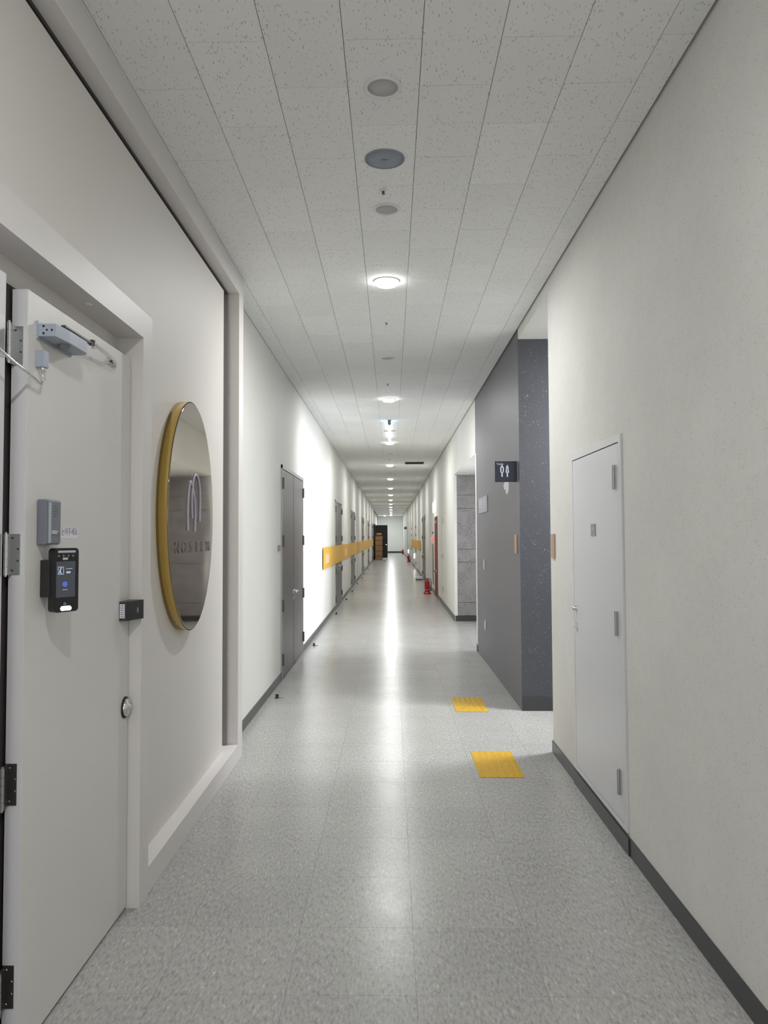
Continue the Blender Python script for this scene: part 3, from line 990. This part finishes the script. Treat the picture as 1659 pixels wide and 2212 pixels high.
B('rocker', M_WTRIM, XR - 0.015, XR - 0.012, 9.515, 9.56, 1.18, 1.245, o)
o = wall_plate('wall_outlet', 'white wall outlet plate low on the grey wall', 'outlet', XR, 9.44, 9.515, 0.402, 0.522, M_SWITCH)
B('socket_cover', M_WTRIM, XR - 0.017, XR - 0.012, 9.455, 9.50, 0.425, 0.50, o)
st = thing('paper_sticker', 'torn white paper sticker on the grey wall below the toilet sign', 'sticker', (XR, 7.65, 1.99))
MB().prism([(7.52, 2.12), (7.79, 2.125), (7.86, 2.09), (7.82, 2.04), (7.74, 2.045), (7.71, 2.0), (7.60, 1.985), (7.53, 2.02)], XR - 0.003, XR, 'X').build('torn_paper', M_PAPER, st)
wall_plate('room_switch', 'small grey switch plate on the left wall beside the nearest double door', 'switch', XL + 0.014, 8.09, 8.20, 1.415, 1.478, M_PLATE)


def toilet_sign(y, label, small=False):
    t = thing('toilet_sign', label, 'sign', (1.06, y, 2.06))
    MB().bbox(0.957, 1.160, y, y + 0.014, 2.064, 2.256, 0.002).build('sign_board', M_NAVY, t)
    B('wall_bracket', M_GREYBOX, 1.160, XR, y + 0.001, y + 0.013, 2.08, 2.24, t)
    text_mesh('Toilet', 0.026, facing_cam(1.004, y - 0.0008, 2.229), M_WHITEP, 'lettering', t, 0.0006)
    px = 0.2 / 49 * 1.0
    for i, cx_ in enumerate((1.0225, 1.071)):
        b = MB()
        out = [(-0.006, -0.092), (0.006, -0.092), (0.006, -0.056), (0.013, -0.050), (0.016, -0.044), (0.016, -0.006), (0.010, 0.004), (-0.010, 0.004),
               (-0.016, -0.006), (-0.016, -0.044), (-0.013, -0.050), (-0.006, -0.056)]
        if i:
            out = [(-0.006, -0.092), (0.006, -0.092), (0.006, -0.056), (0.017, -0.052), (0.013, -0.030), (0.012, -0.004), (0.008, 0.004), (-0.008, 0.004),
                   (-0.012, -0.004), (-0.013, -0.030), (-0.017, -0.052), (-0.006, -0.056)]
        b.prism([(cx_ + p, 2.204 + q) for p, q in out], y - 0.001, y, 'Y')
        b.prism([(cx_ + 0.0065 * math.cos(a * math.pi / 6), 2.214 + 0.0065 * math.sin(a * math.pi / 6)) for a in range(12)], y - 0.001, y, 'Y')
        fg = b.build('figure_symbol', M_WHITEP, t)
        b = MB()
        w = 0.006 if not i else 0.0038
        b.prism([(cx_ - w, 2.155), (cx_ + w, 2.155), (cx_ + w * (1 if not i else 0.5), 2.198), (cx_ - w * (1 if not i else 0.5), 2.198)], y - 0.0014, y - 0.001, 'Y')
        b.build('symbol_inner', M_NAVY, fg)
    return t


toilet_sign(7.0, 'navy Toilet sign with man and woman symbols, projecting from the grey wall corner')
t2 = toilet_sign(54.6, 'tiny far navy sign projecting from the right wall near the corridor end')
t2.location.x -= 0.055

# ------------------------------------------------------------------ tactile plates
def tactile(x0, y0, label, fwd):
    t = thing('tactile_plate', label, 'tactile paving', (x0 + 0.15, y0 + 0.3, 0), 'yellow tactile plates on the floor')
    MB().bbox(x0, x0 + 0.29, y0, y0 + 0.60, 0.0, 0.004, 0.001, 1).build('base_sheet', M_TACT, t)
    b = MB()
    for half in range(2):
        for i in range(6):
            for j in range(6):
                xx, yy = x0 + 0.024 + i * 0.0484, y0 + half * 0.30 + 0.024 + j * 0.0504
                b.lathe([(0.012, 0), (0.009, 0.0035), (0.004, 0.005)], (xx, yy, 0.004), 'Z', 8)
    b.build('raised_dots', M_TACT, t, kind='stuff')
    return t


tactile(0.567, 5.005, 'nearer yellow tactile plate with raised dots on the grey floor', 1)
tactile(0.569, 6.853, 'farther yellow tactile plate, beside the dark speckled wall corner', 0)

# ------------------------------------------------------------------ amber film bands
def film(name, x, s, y0, y1, z0, z1, label):
    xs = sorted((x, x + s * 0.001))
    t = thing(name, label, 'film', (x, (y0 + y1) / 2, z0))
    B('film_sheet', M_YEL, xs[0], xs[1], y0, y1, z0, z1, t)
    return t, xs


t, xs = film('amber_film_band', XL + 0.018, 1, 13.30, 50.2, 0.985, 1.372, 'long amber film band crossing the left wall and its double doors')
B('pale_print', M_YELPALE, xs[1], xs[1] + 0.001, 13.75, 14.6, 1.075, 1.24, t)
for yy in (19.6, 25.6):
    B('pale_print', M_YELPALE, xs[1], xs[1] + 0.001, yy, yy + 0.7, 1.075, 1.24, t)
for yy in (13.5, 15.8, 20.0, 26.0, 34.0, 42.0, 50.0):   # stand-off strips holding the band off the wall
    B('mounting_strip', M_YEL, XL, XL + 0.018, yy - 0.02, yy + 0.02, 1.0, 1.35, t)
t, xs = film('amber_film_band', XR - 0.019, 1, 30.2, 44.1, 0.99, 1.385, 'shorter amber film band on the right wall far down the corridor')
for yy in (30.3, 34.0, 39.0, 42.0):
    B('mounting_strip', M_YEL, XR - 0.018, XR, yy - 0.02, yy + 0.02, 1.0, 1.35, t)

# ------------------------------------------------------------------ door stops on the floor
ORD = ['nearest', 'second nearest', 'third nearest', 'fourth', 'fifth', 'sixth', 'seventh', 'eighth', 'farthest']
proto = thing('door_stop', 'nearest small black door stop on the floor along the left wall', 'door stop', (-1.120, 7.434, 0), 'black door stops along the left wall')
MB().lathe([(0.024, 0), (0.024, 0.004), (0.016, 0.007), (0.015, 0.030), (0.018, 0.034), (0.012, 0.038)], (-1.120, 7.434, 0), 'Z', 14).build('stop_post', M_BLACKM, proto)
MB().box(-1.10, -1.065, 7.425, 7.443, 0, 0.006).build('catch_plate', M_GREYBOX, proto)
for i, yy in enumerate((10.965, 15.369, 18.822, 21.648, 24.984, 28.558, 31.7, 36.0)):
    c = copy_tree(proto)
    c.location.y = yy
    c['label'] = ORD[i + 1] + ' small black door stop on the floor along the left wall'

# ------------------------------------------------------------------ right wall beyond the lobby
ed = thing('door_9', 'cream flush cupboard door with small grey hinges, before the red door', 'door', (XR, 17.4, 0.2), kind='structure')
MB().bbox(XR - 0.010, XR, 16.95, 17.85, 0.15, 2.08, 0.002, 1).build('door_leaf', M_WALL_L, ed)
for z in (0.38, 1.12, 1.90):
    MB().tube([(XR - 0.018, 17.0, z - 0.07), (XR - 0.018, 17.0, z + 0.07)], 0.010, 8).build('hinge', M_HINGE, ed)
MB().lathe([(0.02, 0), (0.02, -0.02)], (XR - 0.010, 17.75, 1.10), 'X', 12).build('ring_pull', M_CHROME, ed)
rd = thing('door_10', 'narrow dark red steel door on the right wall', 'door', (XR, 19.73, 0), kind='structure')
b = MB()
b.box(XR - 0.016, XR, 19.20, 19.25, 0, 2.07)
b.box(XR - 0.016, XR, 20.20, 20.25, 0, 2.07)
b.box(XR - 0.016, XR, 19.25, 20.20, 2.02, 2.07)
b.build('door_frame', M_RED, rd)
lf = MB().bbox(XR - 0.012, XR, 19.255, 20.195, 0.01, 2.015, 0.002, 1).build('door_leaf', M_RED, rd)
b = MB()
b.lathe([(0.026, 0), (0.026, -0.01), (0.012, -0.012), (0.012, -0.03), (0.026, -0.04), (0.024, -0.06)], (XR - 0.012, 19.75, 0.66), 'X', 14)
b.build('door_knob', M_CHROME, lf)
MB().bbox(XR - 0.06, XR - 0.012, 19.45, 19.70, 1.90, 1.96, 0.004).build('door_closer', M_SILVER, rd)

ex = thing('exit_sign', 'bright lit exit sign box high on the right wall above the red door', 'sign', (XR, 20.5, 2.19))
MB().bbox(XR - 0.045, XR - 0.004, 20.0, 20.6, 2.20, 2.46, 0.006).build('lit_casing', M_EXIT, ex)
MB().box(XR - 0.004, XR, 19.99, 20.61, 2.19, 2.47).build('back_plate', M_GREYSIDE, ex)
al = thing('alarm_lamp', 'small glowing red alarm lamp on the right wall beyond the red door', 'alarm', (XR, 21.2, 1.43))
MB().lathe([(0.06, 0), (0.06, -0.01)], (XR, 21.2, 1.48), 'X', 16).build('lamp_base', M_REDEXT, al)
MB().lathe([(0.045, -0.01), (0.045, -0.03), (0.03, -0.055), (0.005, -0.06)], (XR, 21.2, 1.48), 'X', 16).build('lamp_dome', M_REDLED, al)
MB().lathe([(0.03, 0), (0.03, -0.02), (0.02, -0.025)], (XR, 21.2, 1.66), 'X', 12).build('bell', M_BLACKM, al)
ps = thing('pipe_cover', 'narrow dark brown steel strip standing on the right wall under the red alarm lamp', 'panel', (XR, 21.25, 0.2))
MB().bbox(XR - 0.012, XR, 21.13, 21.42, 0.22, 1.36, 0.003, 1).build('cover_strip', M_HINGE_D, ps)

steel_door(11, 26.0, 28.3, 'grey steel double door on the right wall, behind the fire extinguisher', side=1, ztop=2.30)


def cream_door(n, y0, y1, label):
    t = thing('door_%d' % n, label, 'door', (XR, (y0 + y1) / 2, 0), kind='structure')
    MB().bbox(XR - 0.008, XR, y0, y1, 0.0, 2.32, 0.002, 1).build('door_leaf', M_WALL_L, t)
    for z, h in ((2.0, 0.12), (1.62, 0.12), (0.9, 0.22), (0.3, 0.12)):
        MB().bbox(XR - 0.03, XR - 0.008, y0 + 0.3, y0 + 0.7, z - h / 2, z + h / 2, 0.004, 1).build('dark_fitting', M_HINGE_D, t)
    return t


cream_door(12, 35.3, 37.3, 'cream door with dark fittings on the right wall, under the amber film')
cream_door(13, 42.9, 45.1, 'far cream door with dark fittings where the right amber film ends')
for yy, z, lb_ in ((37.8, 0.59, 'small lit white guide light low on the right wall under the amber film'), (51.5, 0.55, 'farther lit white guide light low on the right wall')):
    t = thing('guide_light', lb_, 'light', (XR, yy, z - 0.11), 'guide lights low on the right wall')
    MB().bbox(XR - 0.05, XR - 0.002, yy - 0.12, yy + 0.12, z - 0.11, z + 0.11, 0.01).build('lit_lens', M_EXIT, t)
    MB().box(XR - 0.002, XR, yy - 0.13, yy + 0.13, z - 0.12, z + 0.12).build('back_plate', M_WTRIM, t)


def extinguisher(x, y, label, sc_=1.0):
    t = thing('fire_extinguisher', label, 'fire extinguisher', (x, y, 0), 'red fire extinguishers on the floor')
    MB().lathe([(0.108, 0), (0.108, 0.012), (0.082, 0.045), (0.070, 0.058)], (x, y, 0), 'Z', 20).build('foot_stand', M_REDEXT, t)
    MB().lathe([(0.066, 0.055), (0.070, 0.065), (0.070, 0.315), (0.062, 0.350), (0.040, 0.375), (0.022, 0.385)], (x, y, 0), 'Z', 20).build('cylinder', M_REDEXT, t)
    b = MB()
    b.lathe([(0.02, 0.385), (0.02, 0.405), (0.012, 0.41)], (x, y, 0), 'Z', 12)
    b.box(x - 0.055, x + 0.02, y - 0.008, y + 0.008, 0.402, 0.412)
    b.tube([(x + 0.01, y, 0.408), (x - 0.02, y, 0.435), (x - 0.06, y, 0.442)], 0.006, 6)
    b.build('valve_lever', M_BLACKM, t)
    b = MB()
    b.tube(smooth_path([(x + 0.015, y, 0.40), (x + 0.06, y - 0.005, 0.415), (x + 0.102, y - 0.01, 0.36), (x + 0.108, y - 0.01, 0.26), (x + 0.095, y - 0.01, 0.17)], 5), 0.009, 8)
    b.tube([(x + 0.097, y - 0.01, 0.175), (x + 0.09, y - 0.01, 0.08)], [0.011, 0.017], 8)
    b.build('hose', M_BLACKM, t)
    MB().lathe([(0.0705, 0.11), (0.0705, 0.118)], (x, y, 0), 'Z', 20).build('lower_band', M_SILVER, t)
    return t


extinguisher(0.965, 20.70, 'red fire extinguisher standing on the floor just past the red door')
extinguisher(1.035, 46.27, 'farther red fire extinguisher on the floor near the end of the right wall')
extinguisher(0.985, 66.9, 'tiny farthest fire extinguisher on the floor by the end wall')

wb = thing('white_flat_box', 'flat white box lying on the floor behind the nearest fire extinguisher', 'box', (0.985, 27.4, 0))
MB().bbox(0.86, 1.11, 27.2, 27.75, 0.03, 0.10, 0.006).build('box_body', M_WTRIM, wb)
MB().box(0.875, 1.10, 27.22, 27.73, 0.0, 0.03).build('box_foot', M_BLACKM, wb)

# ------------------------------------------------------------------ black door and cartons at the far left
bk = thing('door_14', 'black door leaf standing open across the far left of the corridor', 'door', (-0.65, 52.0, 0.11), kind='structure')
lf = MB().bbox(-1.10, -0.265, 51.98, 52.03, 0.02, 2.33, 0.004, 1).build('door_leaf', M_BLACKM, bk)
MB().lathe([(0.03, 0), (0.03, -0.03), (0.04, -0.04), (0.036, -0.07)], (-0.36, 51.98, 1.0), 'Y', 12).build('door_knob', M_CHROME, lf)
B('kick_strip', M_WTRIM, -0.60, -0.27, 51.97, 51.98, 0.03, 0.10, lf)
b = MB()
b.box(XL, XL + 0.11, 51.95, 52.10, 0, 2.40)
b.box(XL, XL + 0.06, 51.0, 51.95, 2.3, 2.40)
b.box(XL, XL + 0.05, 50.95, 51.0, 0, 2.40)
b.build('door_frame', M_BLACKM, bk)
H = [(0.0, 0.28), (0.285, 0.61), (0.615, 0.97), (0.975, 1.32), (1.325, 1.60)]
CL = ['bottom brown carton of the stack before the black door', 'second carton from the floor in the stack before the black door',
      'middle brown carton of the stack before the black door', 'fourth carton from the floor in the stack before the black door',
      'topmost square-cornered brown carton of the stack']
for (a, c), l_ in zip(H, CL):
    jx = random.uniform(-0.012, 0.012)
    t = thing('carton', l_, 'box', (-0.82 + jx, 50.4, a), 'brown cartons stacked before the black door')
    MB().bbox(-1.055 + jx, -0.60 + jx, 50.2, 50.6, a, c, 0.006, 1).build('carton_body', M_CARD, t)
    B('tape_strip', M_TAPE, -1.055 + jx, -0.60 + jx, 50.197, 50.2, c - 0.035, c - 0.005, t)
t = thing('parcel', 'rounded tan sack lying on top of the carton stack', 'parcel', (-0.83, 50.4, 1.6))  # box with a rounded top, on the cartons
bm = bmesh.new()
bmesh.ops.create_uvsphere(bm, u_segments=20, v_segments=12, radius=1)
for v in bm.verts:
    v.co.x = math.copysign(abs(v.co.x) ** 0.75, v.co.x) * 0.20 - 0.83
    v.co.y = v.co.y * 0.18 + 50.4
    v.co.z = v.co.z * 0.085 + 1.700 + 0.012 * math.sin(v.co.x * 40)
bb = MB()
bb.bm(bm, True)
bb.build('parcel_body', mat('tan_parcel', (0.42, 0.24, 0.08), 0.8), t)
MB().tube([(-0.93, 50.25, 1.715), (-0.85, 50.24, 1.77), (-0.76, 50.25, 1.755)], 0.012, 6).build('parcel_fold', M_CARD, t)

# ------------------------------------------------------------------ ceiling fittings
def downlight(y, label, lit, x=-0.027, r=0.088, name='ceiling_light'):
    t = thing(name, label, 'ceiling light', (x, y, ZC), 'lit round downlights in a row' if lit else 'unlit round downlights')
    if lit:
        MB().lathe([(r + 0.008, 0), (r + 0.008, -0.006), (r, -0.009), (r - 0.003, -0.004)], (x, y, ZC), 'Z', 28).build('trim_ring', M_LAMPRING, t)
        MB().lathe([(r - 0.001, -0.004), (r - 0.004, -0.022), (r * 0.8, -0.034), (r * 0.4, -0.041), (0.004, -0.042)], (x, y, ZC), 'Z', 16).build('opal_cover', M_LAMP, t)
        downlight_lamp(t, x, y, -0.046, r * 0.9)
    else:
        b = MB()
        n = 28
        prof = [(r, 0), (r, -0.006), (r - 0.006, -0.010), (r - 0.016, -0.006), (r - 0.018, 0.0)]
        b.lathe(prof, (x, y, ZC), 'Z', n)
        b.build('trim_ring', M_LAMPRING, t)
        MB().lathe([(r - 0.017, 0), (r - 0.017, -0.004), (0.003, -0.0045)], (x, y, ZC), 'Z', n).build('diffuser', M_OFF, t)
    return t


ORDL = ['nearest', 'second nearest', 'third nearest', 'fourth nearest', 'fifth nearest', 'sixth nearest', 'seventh nearest', 'eighth nearest',
        'ninth', 'tenth', 'eleventh', 'twelfth', 'thirteenth', 'farthest']
lp = downlight(5.524, 'nearest lit round downlight in the centre row of the ceiling', True)
for k in range(1, 14):
    c = copy_tree(lp)
    c.location.y = 5.524 + 4.82 * k
    c['label'] = ORDL[k] + ' lit round downlight in the centre row of the ceiling'
for k, nm in ((-1, 'above the viewer'), (-2, 'behind the viewer')):
    c = copy_tree(lp)
    c.location.y = 5.524 + 4.82 * k
    c['label'] = 'lit round downlight %s, outside the picture' % nm
c = copy_tree(lp)
c.location = (-0.606, 69.0, ZC)
c['label'] = 'lone lit downlight left of the row by the end wall'
c['group'] = 'lit downlight off the row'

downlight(3.105, 'unlit grey round downlight nearest the viewer, at the top of the photo', False, r=0.080)
downlight(4.290, 'unlit grey round downlight between the blue-grey speaker and the nearest lit lamp', False, x=-0.018, r=0.078)
downlight(7.936, 'unlit grey round downlight between the two nearest lit lamps', False, r=0.080)
downlight(17.2, 'small unlit downlight past the third lit lamp', False, r=0.080)
downlight(22.4, 'small unlit downlight past the fourth lit lamp', False, r=0.080)

sp = thing('ceiling_speaker', 'round blue-grey ceiling speaker between two unlit downlights', 'speaker', (-0.024, 3.71, ZC))
MB().lathe([(0.100, 0), (0.100, -0.004), (0.094, -0.007), (0.092, -0.004)], (-0.024, 3.71, ZC), 'Z', 32).build('speaker_ring', M_SPK, sp)
MB().lathe([(0.0915, 0), (0.0915, -0.005), (0.05, -0.008), (0.003, -0.009)], (-0.024, 3.71, ZC), 'Z', 32).build('speaker_grille', M_SPK, sp)
MB().box(-0.038, -0.010, 3.700, 3.722, ZC - 0.0125, ZC - 0.008).build('speaker_badge', M_PLATE, sp)


def sprinkler(y, label, x=-0.035):
    t = thing('sprinkler_head', label, 'sprinkler', (x, y, ZC), 'ceiling sprinkler heads')
    MB().lathe([(0.022, 0), (0.021, -0.004), (0.012, -0.006)], (x, y, ZC), 'Z', 16).build('escutcheon', M_LAMPRING, t)
    b = MB()
    b.lathe([(0.007, -0.005), (0.007, -0.014), (0.004, -0.018), (0.009, -0.020), (0.009, -0.022)], (x, y, ZC), 'Z', 12)
    b.build('spray_nozzle', M_HINGE_D, t)
    return t


sprinkler(4.054, 'sprinkler head between the blue-grey speaker and the second unlit downlight')
sprinkler(6.601, 'small sprinkler head just past the nearest lit downlight')
sprinkler(9.298, 'small sprinkler head just before the second lit downlight')
sprinkler(18.4, 'tiny sprinkler head past the third lit downlight')

tb = thing('linear_light', 'lit slim tube light hanging along the ceiling centre between two round lamps', 'ceiling light', (-0.024, 13.35, ZC))
B('tube_mount', M_GREYBOX, -0.055, 0.008, 12.2, 12.4, ZC - 0.02, ZC, tb)
for y in (12.9, 13.35, 13.8, 14.3):
    B('hanger', M_GREYBOX, -0.03, -0.018, y - 0.01, y + 0.01, ZC - 0.032, ZC, tb)
MB().tube([(-0.024, 12.35, ZC - 0.046), (-0.024, 14.45, ZC - 0.046)], 0.024, 12).build('lit_tube', M_TUBE, tb)
MB().tube([(-0.024, 12.24, ZC - 0.040), (-0.024, 12.349, ZC - 0.044)], [0.030, 0.026], 12).build('tube_cap', M_GREYBOX, tb)
b = MB()
b.box(-0.125, 0.077, 13.34, 13.36, ZC - 0.026, ZC - 0.018)
b.build('cross_bracket', M_HINGE_D, tb)
B('blue_glow_emitter', M_BLUEGLOW, -0.062, -0.0555, 12.28, 12.34, ZC - 0.03, ZC - 0.010, tb)  # small blue emitters added to give the blue glow beside the tube
B('blue_glow_emitter', M_BLUEGLOW, 0.0085, 0.015, 12.28, 12.34, ZC - 0.03, ZC - 0.010, tb)

vt = thing('ceiling_vent', 'dark slot vent in the ceiling right of the fourth lit downlight', 'vent', (0.6, 19.45, ZC))
MB().box(0.36, 0.84, 19.2, 19.7, ZC - 0.010, ZC).build('vent_frame', M_VENT, vt)
b = MB()
for i in range(5):
    b.box(0.38, 0.82, 19.25 + i * 0.09, 19.29 + i * 0.09, ZC - 0.016, ZC - 0.010)
b.build('vent_blades', M_BLACKM, vt)

for o in SC.objects:
    if '_w' in o:
        del o['_w']
